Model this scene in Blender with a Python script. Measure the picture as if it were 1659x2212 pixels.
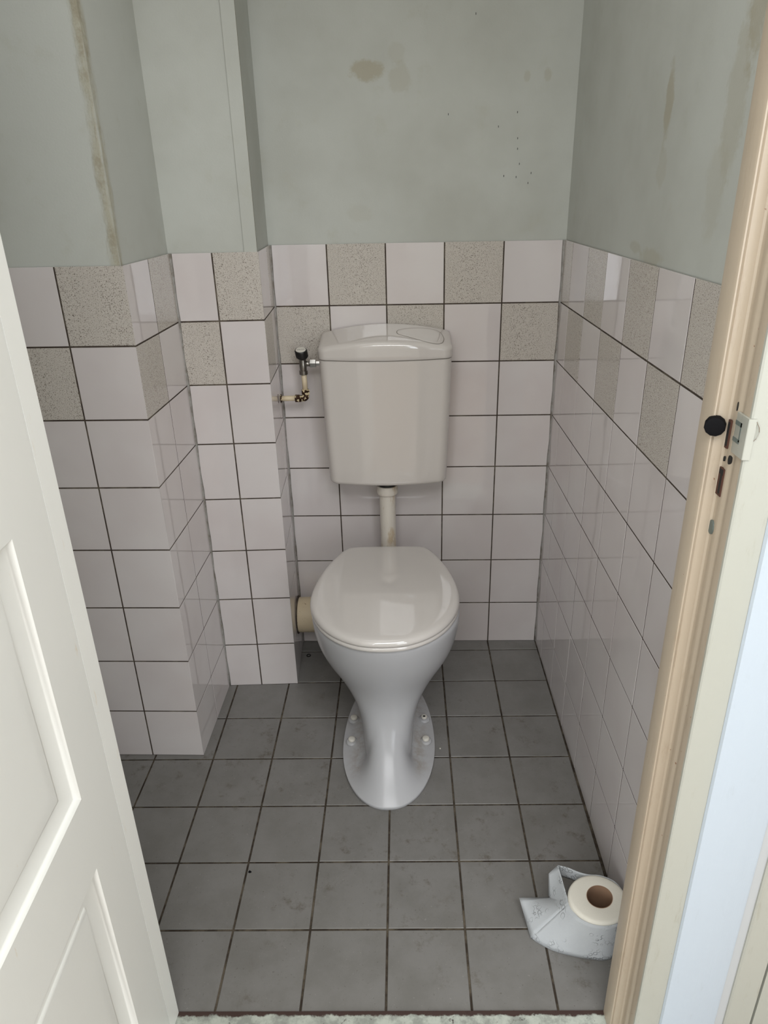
import bpy, bmesh, math, random
from mathutils import Vector, Matrix
from math import sin, cos, pi, radians, sqrt
random.seed(7)
for o in list(bpy.data.objects): bpy.data.objects.remove(o)
S = bpy.context.scene
COL = S.collection

# ------------------------------------------------------------------ camera
W, H = 1659, 2212
FPX, PPX, PPY = 1516.62, 23.86, -26.70
CP, PITCH, YAW, ROLL = Vector((0.04674, -1.23427, 1.33554)), -0.414231, -0.015833, -0.020076
d = Vector((sin(YAW)*cos(PITCH), cos(YAW)*cos(PITCH), sin(PITCH)))
rt = Vector((cos(YAW), -sin(YAW), 0)); up = rt.cross(d)
r2 = rt*cos(ROLL)+up*sin(ROLL); u2 = up*cos(ROLL)-rt*sin(ROLL)
cam = bpy.data.cameras.new('camera'); co = bpy.data.objects.new('camera', cam); COL.objects.link(co)
cam.sensor_fit = 'HORIZONTAL'; cam.sensor_width = 36; cam.lens = FPX/W*36
cam.shift_x = -PPX/W; cam.shift_y = PPY/W; cam.clip_start = .01
m = Matrix((r2, u2, -d)).transposed().to_4x4(); m.translation = CP
co.matrix_world = m; S.camera = co

# ------------------------------------------------------------------ world, lights, exposure
S.view_settings.view_transform = 'Standard'; S.view_settings.look = 'None'
S.view_settings.gamma = 1; S.view_settings.use_curve_mapping = False
S.view_settings.exposure = 0.2
wd = bpy.data.worlds.new('world'); S.world = wd; wd.use_nodes = True
wd.node_tree.nodes['Background'].inputs[0].default_value = (.62, .74, .90, 1)
wd.node_tree.nodes['Background'].inputs[1].default_value = 1.2
def area(name, loc, target, sx, sy, power, colr):
    l = bpy.data.lights.new(name, 'AREA'); l.shape = 'RECTANGLE'; l.size = sx; l.size_y = sy
    l.energy = power; l.color = colr
    o = bpy.data.objects.new(name, l); COL.objects.link(o); o.location = loc
    o.rotation_euler = (Vector(target)-Vector(loc)).to_track_quat('-Z', 'Y').to_euler()
    return o
area('window_daylight', (1.30, -2.9, 1.3), (0.1, -.3, .8), 1.0, 1.6, 20, (.94, .97, 1.0))
area('window_daylight', (-1.15, -2.9, 1.3), (0.1, -.3, .8), 1.0, 1.6, 35, (.94, .97, 1.0))  # second window added so more light reaches the side walls
area('hall_ceiling_fill', (.15, -1.9, 2.5), (.0, -1.2, 0), 2.0, 1.3, 60, (.97, .98, 1.0))  # unseen overhead panel added to brighten the hall and doorway
area('toilet_ceiling_fill', (-.12, .02, 2.46), (.0, -.1, 0), .9, .9, 2.8, (1.0, .97, .94))  # added soft fill for the room's walls, no fitting known here

# ------------------------------------------------------------------ helpers
def srgb(r, g, b):
    f = lambda c: (c/255/12.92) if c/255 <= .04045 else ((c/255+.055)/1.055)**2.4
    return (f(r), f(g), f(b), 1)
MATS = {}
def mat(name, col, rough=.5, metal=0, spec=.5, coat=0):
    m = bpy.data.materials.new(name); m.use_nodes = True
    b = m.node_tree.nodes['Principled BSDF']
    b.inputs['Base Color'].default_value = col; b.inputs['Roughness'].default_value = rough
    b.inputs['Metallic'].default_value = metal; b.inputs['Specular IOR Level'].default_value = spec
    if coat: b.inputs['Coat Weight'].default_value = coat; b.inputs['Coat Roughness'].default_value = .05
    MATS[name] = m
    return m
class NT:
    def __init__(s, m): s.t = m.node_tree; s.b = s.t.nodes['Principled BSDF']; s.co = s.n('ShaderNodeTexCoord').outputs['Object']
    def n(s, typ, **kw):
        x = s.t.nodes.new(typ)
        for k, v in kw.items(): setattr(x, k, v)
        return x
    def link(s, a, b): s.t.links.new(a, b)
    def noise(s, scale, detail=2, rough=.5, vec=None, stretch=None):
        x = s.n('ShaderNodeTexNoise'); x.inputs['Scale'].default_value = scale
        x.inputs['Detail'].default_value = detail; x.inputs['Roughness'].default_value = rough
        v = vec or s.co
        if stretch:
            mp = s.n('ShaderNodeMapping'); mp.inputs['Scale'].default_value = stretch; s.link(v, mp.inputs[0]); v = mp.outputs[0]
        s.link(v, x.inputs['Vector']); return x.outputs['Fac']
    def ramp(s, fac, a, b, va=0, vb=1):
        x = s.n('ShaderNodeMapRange'); x.interpolation_type = 'SMOOTHSTEP'
        for i, v in zip((1, 2, 3, 4), (a, b, va, vb)): x.inputs[i].default_value = v
        s.link(fac, x.inputs[0]); return x.outputs[0]
    def math(s, op, a, b=None):
        x = s.n('ShaderNodeMath', operation=op)
        for i, v in enumerate((a, b)):
            if v is None: continue
            if isinstance(v, (int, float)): x.inputs[i].default_value = v
            else: s.link(v, x.inputs[i])
        return x.outputs[0]
    def mix(s, fac, a, b):
        x = s.n('ShaderNodeMix', data_type='RGBA')
        for sock, v in ((x.inputs['Factor'], fac), (x.inputs[6], a), (x.inputs[7], b)):
            if isinstance(v, (int, float)): sock.default_value = v
            elif isinstance(v, tuple): sock.default_value = v
            else: s.link(v, sock)
        return x.outputs[2]
    def blob(s, c, rad, soft=.35, nz=None, namp=.5):
        mp = s.n('ShaderNodeVectorMath', operation='SUBTRACT'); s.link(s.co, mp.inputs[0]); mp.inputs[1].default_value = c
        dv = s.n('ShaderNodeVectorMath', operation='DIVIDE'); s.link(mp.outputs[0], dv.inputs[0]); dv.inputs[1].default_value = rad
        ln = s.n('ShaderNodeVectorMath', operation='LENGTH'); s.link(dv.outputs[0], ln.inputs[0])
        v = ln.outputs['Value']
        if nz is not None: v = s.math('ADD', v, s.math('MULTIPLY', s.math('SUBTRACT', nz, .5), namp*2))
        return s.ramp(v, 1-soft, 1+soft, 1, 0)
    def bump(s, h, strength, dist):
        x = s.n('ShaderNodeBump'); x.inputs['Strength'].default_value = strength; x.inputs['Distance'].default_value = dist
        s.link(h, x.inputs['Height']); s.link(x.outputs[0], s.b.inputs['Normal']); return x
    def color(s, c): s.link(c, s.b.inputs['Base Color'])

def obj(name, bm, mats, parent=None, smooth=False, angle=None):
    me = bpy.data.meshes.new(name); bm.normal_update(); bm.to_mesh(me); bm.free()
    for mm in (mats if isinstance(mats, (list, tuple)) else [mats]): me.materials.append(mm)
    o = bpy.data.objects.new(name, me); COL.objects.link(o)
    if smooth or angle:
        me.polygons.foreach_set('use_smooth', [True]*len(me.polygons))
        if angle: me.set_sharp_from_angle(angle=radians(angle))
    if parent: o.parent = parent
    return o
def empty(name, loc=(0, 0, 0)):
    o = bpy.data.objects.new(name, None); COL.objects.link(o); o.location = loc; return o
def tag(o, label, cat, group=None):
    o['label'] = label; o['category'] = cat
    if group: o['group'] = group
    return o
def struct(o, label=None, cat=None):
    o['kind'] = 'structure'
    if label: o['label'] = label
    if cat: o['category'] = cat
    return o
def child(o, parent):
    o.parent = parent; o.matrix_parent_inverse = Matrix.Translation(-parent.location); return o
def box(bm, x0, x1, y0, y1, z0, z1, mi=0):
    v = [bm.verts.new((x, y, z)) for z in (z0, z1) for y in (y0, y1) for x in (x0, x1)]
    for f in ((0, 2, 3, 1), (4, 5, 7, 6), (0, 1, 5, 4), (2, 6, 7, 3), (0, 4, 6, 2), (1, 3, 7, 5)):
        fc = bm.faces.new([v[i] for i in f]); fc.material_index = mi
def prism(bm, pts, z0, z1, mi=0, cap=True):
    n = len(pts); a = [bm.verts.new((x, y, z0)) for x, y in pts]; b = [bm.verts.new((x, y, z1)) for x, y in pts]
    for i in range(n):
        f = bm.faces.new((a[i], a[(i+1) % n], b[(i+1) % n], b[i])); f.material_index = mi
    if cap:
        bm.faces.new(a[::-1]).material_index = mi; bm.faces.new(b).material_index = mi
def bevel_all(bm, w, seg=2, ang=30):
    es = [e for e in bm.edges if len(e.link_faces) == 2 and e.calc_face_angle(0) > radians(ang)]
    bmesh.ops.bevel(bm, geom=es, offset=w, segments=seg, profile=.5, affect='EDGES')
def rings(bm, rs, cap0=True, cap1=True, mi=0):
    vs = [[bm.verts.new(p) for p in r] for r in rs]; n = len(vs[0])
    for a, b in zip(vs, vs[1:]):
        for i in range(n):
            bm.faces.new((a[i], a[(i+1) % n], b[(i+1) % n], b[i])).material_index = mi
    if cap0: bm.faces.new(vs[0][::-1]).material_index = mi
    if cap1: bm.faces.new(vs[-1]).material_index = mi
    return vs
def tube(bm, path, rad, n=24, cap=True, mi=0):
    path = [Vector(p) for p in path]; rs = []
    t = (path[1]-path[0]).normalized(); nx = t.orthogonal().normalized()
    for i, p in enumerate(path):
        t = (path[min(i+1, len(path)-1)]-path[max(i-1, 0)]).normalized()
        nx = (nx-t*nx.dot(t)).normalized(); ny = t.cross(nx)
        r = rad[i] if isinstance(rad, (list, tuple)) else rad
        rs.append([p+nx*r*cos(2*pi*k/n)+ny*r*sin(2*pi*k/n) for k in range(n)])
    rings(bm, rs, cap, cap, mi)
def lathe(bm, axis0, axis1, prof, n=32, mi=0, cap=True):
    a = Vector(axis0); t = (Vector(axis1)-a).normalized(); nx = t.orthogonal().normalized(); ny = t.cross(nx)
    rs = [[a+t*h+nx*r*cos(2*pi*k/n)+ny*r*sin(2*pi*k/n) for k in range(n)] for h, r in prof]
    rings(bm, rs, cap, cap, mi)
def arc(c, p0, p1, n=8):   # quarter turn from p0 to p1 about c
    c, p0, p1 = Vector(c), Vector(p0), Vector(p1)
    return [c+(p0-c)*cos(pi/2*i/n)+(p1-c)*sin(pi/2*i/n) for i in range(n+1)]
def prim(ix, tot): return ix/tot

# ------------------------------------------------------------------ materials
# plaster: grey-green emulsion with worn sandy patches
m = mat('plaster', srgb(186, 189, 180), .85, spec=.25); t = NT(m)
big = t.noise(3.0, 4, .6); mid = t.noise(14, 5, .65); fine = t.noise(260, 3, .6)
c = t.mix(t.ramp(big, .35, .7), srgb(184, 186, 179), srgb(174, 175, 167))
c = t.mix(t.math('MULTIPLY', t.ramp(mid, .58, .75), .25), c, srgb(168, 166, 150))
sand = srgb(158, 150, 128)
edge = t.noise(38, 5, .7); streak = t.noise(30, 5, .7, stretch=(1, 1, .22))
stains = [((-.030, .670, 1.595), (.034, .06, .022), .85), ((.047, .670, 1.575), (.026, .06, .03), .35), ((.040, .670, 1.63), (.018, .06, .02), .22),
          ((-.055, .670, 1.285), (.03, .06, .02), .16), ((.345, .670, 1.575), (.008, .05, .012), .4), ((.392, .670, 1.578), (.010, .05, .013), .45),
          ((.469, .022, 1.452), (.05, .017, .055), .8), ((.469, .02, 1.36), (.05, .02, .03), .3), ((.469, -.250, 1.56), (.05, .022, .10), .8),
          ((.469, -.225, 1.43), (.05, .030, .09), .45), ((.469, -.20, 1.33), (.05, .03, .06), .25), ((.469, .02, 1.225), (.05, .05, .014), .5), ((.469, .11, 1.235), (.05, .03, .01), .4)]
for cc, rr, s_ in stains:
    c = t.mix(t.math('MULTIPLY', t.blob(cc, rr, .25, edge, .8), s_*.75), c, sand)
# worn arris of the chimney pier: a vertical band along the corner
sx = t.n('ShaderNodeSeparateXYZ'); t.link(t.co, sx.inputs[0])
dx = t.math('ABSOLUTE', t.math('ADD', sx.outputs[0], .497)); dy = t.math('ABSOLUTE', t.math('SUBTRACT', sx.outputs[1], .178))
dd = t.math('ADD', t.math('MULTIPLY', dx, 1.0), t.math('MULTIPLY', dy, .75))
dd = t.math('ADD', dd, t.math('MULTIPLY', t.math('SUBTRACT', streak, .5), .05))
wear = t.ramp(dd, .006, .020, 1, 0)
wcol = t.mix(t.ramp(edge, .42, .66), srgb(170, 166, 148), srgb(150, 142, 120))
c = t.mix(t.math('MULTIPLY', wear, .85), c, wcol)
t.color(c)
t.bump(t.math('ADD', t.math('MULTIPLY', fine, .35), t.math('ADD', mid, t.math('MULTIPLY', t.math('MULTIPLY', wear, t.noise(90, 5, .7)), 2.2))), .35, .0015)

mat('ceiling_paint', srgb(214, 213, 205), .9)
m = mat('tile_white', srgb(206, 201, 202), .045, spec=.85); t = NT(m)
c = t.mix(t.ramp(t.noise(5, 3), .3, .7), srgb(207, 201, 199), srgb(201, 193, 191)); t.color(c)
t.bump(t.noise(22, 2), .06, .002)
m = mat('tile_speckled', srgb(176, 170, 160), .2, spec=.45); t = NT(m)
n1 = t.noise(570, 2, .6); n2 = t.noise(520, 2, .6, stretch=(1.3, .9, 1.1))
c = t.mix(t.ramp(n2, .56, .66), srgb(186, 179, 170), srgb(202, 196, 188))
c = t.mix(t.ramp(n1, .35, .43, 1, 0), c, srgb(96, 86, 75)); t.color(c)
m = mat('grout', srgb(84, 76, 68), .9, spec=.2); t = NT(m)
t.color(t.mix(t.ramp(t.noise(18, 4, .7), .45, .7), srgb(66, 57, 50), srgb(100, 92, 80)))
m = mat('sealant', srgb(146, 143, 138), .55); t = NT(m)
t.color(t.mix(t.ramp(t.noise(25, 5, .7), .42, .68), srgb(152, 149, 144), srgb(112, 104, 94)))
m = mat('floor_tile', srgb(118, 116, 112), .34, spec=.45); t = NT(m)
c = t.mix(t.ramp(t.noise(9, 5, .65), .35, .7), srgb(121, 119, 116), srgb(111, 109, 105))
smu = t.math('MULTIPLY', t.ramp(t.noise(26, 6, .75), .53, .70), t.ramp(t.noise(3.2, 2), .42, .6))
c = t.mix(t.math('MULTIPLY', smu, .75), c, srgb(84, 76, 66))
c = t.mix(t.math('MULTIPLY', t.ramp(t.noise(190, 3, .6), .64, .72), .55), c, srgb(74, 68, 60))
c = t.mix(t.math('MULTIPLY', t.ramp(t.noise(150, 2, .5, stretch=(1, 1.2, 1)), .26, .31, 1, 0), .3), c, srgb(156, 154, 150))
t.color(c)
t.link(t.ramp(t.noise(12, 4), .3, .7, .28, .42), t.b.inputs['Roughness'])
t.bump(t.noise(300, 3), .08, .0008)
m = mat('floor_grout', srgb(58, 52, 45), .95, spec=.15); t = NT(m)
t.color(t.mix(t.ramp(t.noise(22, 5, .7), .42, .66), srgb(56, 49, 42), srgb(96, 88, 76)))
m = mat('threshold_stone', srgb(168, 172, 162), .7); t = NT(m)
c = t.mix(t.ramp(t.noise(30, 6, .7), .4, .62), srgb(176, 181, 171), srgb(138, 142, 134))
c = t.mix(t.ramp(t.noise(75, 5, .7), .60, .68), c, srgb(66, 58, 54))
sx = t.n('ShaderNodeSeparateXYZ'); t.link(t.co, sx.inputs[0])
gr = t.ramp(t.math('ADD', sx.outputs[1], t.math('MULTIPLY', t.math('SUBTRACT', t.noise(28, 5, .7), .5), .022)), -.4685, -.4645)
c = t.mix(gr, c, srgb(58, 40, 34)); t.color(c); t.bump(t.noise(60, 5, .7), .5, .002)
mat('hall_floor', srgb(120, 96, 74), .45)
m = mat('door_paint', srgb(236, 234, 224), .32, spec=.45); t = NT(m)
c = t.mix(t.ramp(t.noise(40, 5, .75, stretch=(1, 1, .25)), .63, .75), srgb(236, 236, 231), srgb(228, 220, 206)); t.color(c)
t.bump(t.noise(60, 3, .5, stretch=(1, 1, .12)), .08, .002)
def cream(name, col, dirt, chip=.72):
    m = mat(name, col, .38, spec=.45); t = NT(m)
    c = t.mix(t.math('MULTIPLY', t.ramp(t.noise(60, 6, .75, stretch=(1, 1, .15)), .55, .72), .5), col, dirt)
    c = t.mix(t.ramp(t.noise(120, 3, .6), chip, chip+.03), c, srgb(120, 84, 62)); t.color(c)
    t.bump(t.noise(50, 4, .6, stretch=(1, 1, .3)), .2, .002)
    return m
cream('frame_beige', srgb(172, 158, 139), srgb(150, 132, 110))
cream('frame_cream', srgb(168, 168, 158), srgb(148, 143, 128), .76)
m = mat('fresh_white', srgb(232, 235, 240), .5, spec=.3); t = NT(m)
t.color(t.mix(t.math('MULTIPLY', t.ramp(t.noise(30, 5, .7, stretch=(1, 1, .25)), .6, .75), .4), srgb(178, 187, 195), srgb(162, 168, 172)))
t.bump(t.noise(120, 3, .6, stretch=(1, 1, .06)), .15, .002)
mat('reveal_shade_grey', srgb(176, 178, 178), .6)  # grey stands in for the shade on the strip
mat('seam_grey', srgb(112, 108, 92), .9)
mat('dark_gap', srgb(26, 23, 20), .9)
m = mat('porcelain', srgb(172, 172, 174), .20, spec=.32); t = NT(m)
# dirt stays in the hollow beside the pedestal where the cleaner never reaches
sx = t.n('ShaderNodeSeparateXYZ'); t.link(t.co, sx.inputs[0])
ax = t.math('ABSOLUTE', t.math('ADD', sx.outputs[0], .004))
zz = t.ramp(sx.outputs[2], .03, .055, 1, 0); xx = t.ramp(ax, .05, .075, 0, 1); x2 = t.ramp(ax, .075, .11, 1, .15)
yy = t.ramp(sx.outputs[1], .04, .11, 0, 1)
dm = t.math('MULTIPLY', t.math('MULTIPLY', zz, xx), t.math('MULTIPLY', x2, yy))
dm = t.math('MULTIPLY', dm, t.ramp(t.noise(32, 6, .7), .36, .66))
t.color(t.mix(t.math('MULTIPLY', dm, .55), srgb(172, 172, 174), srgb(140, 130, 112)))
mat('seat_plastic', srgb(200, 195, 190), .04, spec=.9)
mat('cistern_plastic', srgb(200, 194, 188), .06, spec=.8)
mat('cistern_seam', srgb(120, 114, 104), .6)
mat('cap_white', srgb(206, 202, 192), .4)
m = mat('flush_pipe_plastic', srgb(208, 200, 186), .3); t = NT(m)
st = t.math('MULTIPLY', t.ramp(t.noise(45, 5, .75, stretch=(1, 1, .25)), .52, .66), .8)
t.color(t.mix(st, srgb(206, 199, 188), srgb(178, 158, 128)))
m = mat('old_cream_pipe', srgb(206, 190, 154), .45); t = NT(m)
t.color(t.mix(t.ramp(t.noise(90, 4, .7), .62, .70), srgb(205, 189, 160), srgb(120, 92, 62)))
m = mat('tarnished_brass', srgb(92, 66, 44), .45, .6); t = NT(m)
pm = t.ramp(t.noise(120, 2, .5), .54, .57)
t.color(t.mix(pm, srgb(62, 42, 30), srgb(206, 190, 154)))
t.link(t.ramp(pm, 0, 1, .7, 0), t.b.inputs['Metallic'])
mat('dull_chrome', srgb(140, 136, 130), .28, 1)
mat('bright_chrome', srgb(214, 214, 212), .12, 1)
mat('black_plastic', srgb(20, 19, 19), .4)
mat('black_rubber', srgb(11, 10, 12), .8, spec=.15)
mat('rust', srgb(76, 46, 34), .9)
mat('print_grey', srgb(84, 80, 76), .6)
mat('lock_grey', srgb(94, 102, 97), .5)
m = mat('tissue', srgb(178, 181, 183), .95, spec=.1); t = NT(m)
v = t.n('ShaderNodeTexVoronoi'); v.inputs['Scale'].default_value = 105; t.link(t.co, v.inputs['Vector'])
em = t.math('MULTIPLY', t.ramp(t.math('ABSOLUTE', t.math('SUBTRACT', v.outputs['Distance'], .42)), .0, .09, 1, 0), t.ramp(t.noise(16, 2), .50, .60))
t.bump(t.math('ADD', em, t.math('MULTIPLY', t.noise(500, 2), .25)), 1.0, .0014)
t.b.inputs['Subsurface Weight'].default_value = 0
m = mat('tissue_end', srgb(218, 214, 202), .95, spec=.1); t = NT(m)
t.bump(t.noise(400, 4, .7), .35, .0008)
mat('cardboard', srgb(146, 116, 92), .9)

M = MATS
# ------------------------------------------------------------------ tiled walls
TZ, ZT = .15295, 1.21423
ZROWS = [0.0]+[ZT-k*TZ for k in range(7, -1, -1)]          # floor up to the top edge
def tile_wall(name, o, e, length, us, parent, speck, g=.0034, bev=.0004, label=None):
    """o: corner (x,y) at u=0, e: unit direction, normal is to the left of e turned clockwise: n = (e.y,-e.x)."""
    e = Vector((e[0], e[1], 0)).normalized(); nrm = Vector((e.y, -e.x, 0)); o = Vector((o[0], o[1], 0))
    bm = bmesh.new()
    P = lambda u, z, dp: bm.verts.new(o+e*u+Vector((0, 0, z))+nrm*dp)
    # grout bed
    q = [P(0, 0, -.0007), P(length, 0, -.0007), P(length, ZT-.0005, -.0007), P(0, ZT-.0005, -.0007)]
    bm.faces.new(q).material_index = 2
    q2 = [q[3], q[2], P(length, ZT-.0005, -.006), P(0, ZT-.0005, -.006)]
    bm.faces.new(q2).material_index = 2
    edges = [0]+[u for u in us if 0.002 < u < length-.002]+[length]
    nrow = len(ZROWS)-1
    for ci in range(len(edges)-1):
        for ri in range(nrow):
            row = nrow-ri                                       # 1 = top row
            u0 = edges[ci]+(g/2 if ci else .0002); u1 = edges[ci+1]-(g/2 if ci < len(edges)-2 else .0002)
            z0 = ZROWS[ri]+(g/2 if ri else .001); z1 = ZROWS[ri+1]-(g/2 if row > 1 else 0)
            j = [random.uniform(-.00016, .00016) for _ in range(4)]; j0 = random.uniform(-.00012, .00012)
            mi = 1 if (row == 1 and (ci+speck) % 2 == 1) or (row == 2 and (ci+speck) % 2 == 0) else 0
            f = [P(u0+bev, z0+bev, j0+j[0]), P(u1-bev, z0+bev, j0+j[1]), P(u1-bev, z1-bev, j0+j[2]), P(u0+bev, z1-bev, j0-j[0]+j[3]*.5)]
            f[3].co = f[0].co+(f[2].co-f[1].co)                 # keep planar
            r = [P(u0, z0, -bev), P(u1, z0, -bev), P(u1, z1, -bev), P(u0, z1, -bev)]
            bk = [P(u0, z0, -.003), P(u1, z0, -.003), P(u1, z1, -.003), P(u0, z1, -.003)]
            bm.faces.new(f).material_index = mi
            for A, B in ((f, r), (r, bk)):
                for i in range(4):
                    bm.faces.new((B[i], B[(i+1) % 4], A[(i+1) % 4], A[i])).material_index = mi
    ob = obj(name, bm, [M['tile_white'], M['tile_speckled'], M['grout']], parent)
    if label: ob['label'] = label
    return ob
TW = .15109
B0, BS = .66497, -.012313
def yb(x): return B0+BS*x
def xr(a): return .45935+.004258*a            # right wall x at distance a from the back corner
CR = (.45935, yb(.45935)); CL = (-.2910, yb(-.2910))
PR2 = (-.28034, .45453); PL2 = (-.4818, .45453-.03112*(.2015)); PR1 = (-.48631, .16684)
XL = -.82; PL1 = (XL, .16684+.020158*(.48631-.82)*-1)
HT = 2.5
def recess(pts, k): return pts
# plaster walls (5 mm behind the tile faces), each a solid block
bm = bmesh.new(); prism(bm, [(-.32, yb(-.32)+.005), (.55, yb(.55)+.005), (.55, .80), (-.32, .80)], 0, HT)
wb = struct(obj('wall_back', bm, M['plaster']), 'back wall, grey-green plaster above tiles, behind the toilet cistern', 'wall')
bm = bmesh.new(); prism(bm, [(xr(0)+.005, CR[1]+.005), (xr(1.13)+.005, -.46), (.62, -.46), (.62, .80), (xr(0)+.005, .80)], 0, HT)
wr = struct(obj('wall_right', bm, M['plaster']), 'right wall, stained plaster above tiles, behind the toilet roll', 'wall')
bm = bmesh.new(); prism(bm, [(XL, PL1[1]+.005), (PR1[0]-.005, PR1[1]+.005), (PL2[0]-.005, .475), (PL2[0]-.005, .80), (XL, .80)], 0, HT)
bevel_all(bm, .013, 5)
wl = struct(obj('wall_left', bm, M['plaster'], smooth=False, angle=40), 'plastered and tiled pier on the left with a worn sandy corner', 'wall')
bm = bmesh.new(); prism(bm, [(PL2[0]-.012, PL2[1]+.005), (PR2[0]-.005, PR2[1]+.005), (CL[0]-.005, CL[1]+.01), (CL[0]-.005, .80), (PL2[0]-.012, .80)], 0, HT)
wc = struct(obj('wall_rear_left', bm, M['plaster']), 'boxed-in pipe casing between the left pier and the back wall', 'wall')
bm = bmesh.new(); box(bm, XL-.1, XL, -.6, .3, 0, HT)
struct(obj('wall_far_left', bm, M['plaster']), 'side wall of the toilet room hidden behind the open door', 'wall')
L = CR[0]-CL[0]; ebk = (1, BS)
tile_wall('tile_facing', CL, ebk, sqrt(L*L*(1+BS*BS)), [-.14636-CL[0]+k*TW for k in range(5)], wb, 0)
tile_wall('tile_facing', CR, (.004258, -1), 1.125, [.09559+k*TW for k in range(8)], wr, 1)
tile_wall('tile_facing', PL1, (PR1[0]-PL1[0], PR1[1]-PL1[1]), (Vector(PR1)-Vector(PL1)).length, [(.48631*-1-PL1[0])-.1339-k*TW for k in (2, 1, 0)], wl, 1)
tile_wall('tile_facing', PR1, (PL2[0]-PR1[0], PL2[1]-PR1[1]), (Vector(PL2)-Vector(PR1)).length, [.1398], wl, 0)
tile_wall('tile_facing', PL2, (PR2[0]-PL2[0], PR2[1]-PL2[1]), (Vector(PR2)-Vector(PL2)).length, [(Vector(PR2)-Vector(PL2)).length-.1063], wc, 0)
tile_wall('tile_facing', PR2, (CL[0]-PR2[0], CL[1]-PR2[1]), (Vector(CL)-Vector(PR2)).length, [.145], wc, 0)
# old pin holes in the plaster
for hx, hz in ((.3261, 1.5015), (.2822, 1.4721), (.3293, 1.4461), (.3301, 1.4234), (.3364, 1.3904), (.2997, 1.3642), (.3299, 1.3614), (.3659, 1.3696), (.3596, 1.3473), (.1619, 1.5003), (.222, 1.70)):
    bm = bmesh.new(); box(bm, hx-.0006, hx+.0006, yb(hx)+.0042, yb(hx)+.006, hz-.0022, hz+.0022)
    obj('pin_hole', bm, M['dark_gap'], wb)
# sealant in the inner corners
def seal(x, y, d1, d2, parent, w=.0042):
    bm = bmesh.new(); a = Vector((x, y)); d1 = Vector(d1); d2 = Vector(d2)
    rs = []
    for i in range(26):
        z = ZT*i/25; ww = w*(1+.25*sin(i*2.1)+.15*sin(i*5.3)); p, q_ = a+d1*ww, a+d2*ww; mm = a+(d1+d2)*ww*.42; bk = a-(d1+d2)*.002
        rs.append([(v.x, v.y, z) for v in (bk, q_, mm, p)])
    rings(bm, rs)
    bmesh.ops.recalc_face_normals(bm, faces=bm.faces)
    o = obj('corner_sealant', bm, M['sealant'], parent, smooth=True)
    o['label'] = 'grey sealant in the tiled corner'
seal(CR[0], CR[1], (-1, 0), (0, -1), wb); seal(CL[0], CL[1], (1, 0), (0, -1), wb, .0036); seal(PL2[0], PL2[1], (1, 0), (0, -1), wc, .004)
# batten down the casing corner
bm = bmesh.new(); prism(bm, [(-.3125, .4553), (-.2832, .4563), (-.2842, .475), (-.3125, .475)], ZT, HT); bevel_all(bm, .001, 1)
struct(obj('trim_1', bm, M['plaster']), 'painted corner batten on the pipe casing above the tiles', 'trim')
bm = bmesh.new(); box(bm, -.3137, -.3124, .4590, .4700, ZT, HT); obj('batten_seam', bm, M['seam_grey'], bpy.data.objects['trim_1'])
bm = bmesh.new(); box(bm, -.2836, -.2826, .4570, .4580, ZT, HT); obj('batten_seam', bm, M['seam_grey'], bpy.data.objects['trim_1'])

# ------------------------------------------------------------------ floor
bm = bmesh.new(); s = .153; g = .0042; bev = .0008
v = [bm.verts.new(p) for p in ((XL, -.458, -.0016), (.47, -.458, -.0016), (.47, .70, -.0016), (XL, .70, -.0016))]
bm.faces.new(v).material_index = 1
for i in range(-6, 4):
    for j in range(-3, 5):
        x0, x1, y0, y1 = i*s+g/2, (i+1)*s-g/2, j*s+g/2, (j+1)*s-g/2
        x0 = max(x0, XL); x1 = min(x1, .468); y1 = min(y1, .69)
        if x1-x0 < .01: continue
        jz = random.uniform(-.0001, .0001); a, b = random.uniform(-.001, .001), random.uniform(-.001, .001)
        xm, ym = (x0+x1)/2, (y0+y1)/2
        T = lambda x, y: bm.verts.new((x, y, jz+(x-xm)*a+(y-ym)*b))
        f = [T(x0+bev, y0+bev), T(x1-bev, y0+bev), T(x1-bev, y1-bev), T(x0+bev, y1-bev)]
        r = [bm.verts.new((x, y, -.0008)) for x, y in ((x0, y0), (x1, y0), (x1, y1), (x0, y1))]
        k = [bm.verts.new((x, y, -.003)) for x, y in ((x0, y0), (x1, y0), (x1, y1), (x0, y1))]
        bm.faces.new(f)
        for A, B in ((f, r), (r, k)):
            for q in range(4): bm.faces.new((B[q], B[(q+1) % 4], A[(q+1) % 4], A[q]))
struct(obj('floor', bm, [M['floor_tile'], M['floor_grout']]), 'grey square floor tiles with dark joints', 'floor')
bm = bmesh.new(); box(bm, -.40, .45, -.66, -.459, -.04, .003); bevel_all(bm, .002, 2)
struct(obj('trim_2', bm, M['threshold_stone']), 'worn stone threshold in the doorway with a brown grimy edge', 'threshold')
bm = bmesh.new(); box(bm, -2.0, 1.9, -3.2, -.53, -.06, -.041); box(bm, -2.0, 1.9, -3.2, -.66, -.041, -.004)
struct(obj('floor_hall', bm, M['hall_floor']))
bm = bmesh.new(); box(bm, XL-.1, .62, -.62, .80, HT, HT+.05)
struct(obj('ceiling', bm, M['ceiling_paint']))
bm = bmesh.new(); box(bm, -2.0, 1.9, -3.2, -.528, 2.6, 2.65)
struct(obj('ceiling_hall', bm, M['ceiling_paint']))
# front wall with the doorway, seen from inside only in reflections
bm = bmesh.new(); box(bm, -1.9, -.40, -.62, -.46, 0, HT+.1); box(bm, .4425, 1.9, -.528, -.46, 0, HT+.1); box(bm, -.40, .4425, -.532, -.46, 2.07, HT+.1)
struct(obj('wall_front', bm, M['ceiling_paint']))
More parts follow.
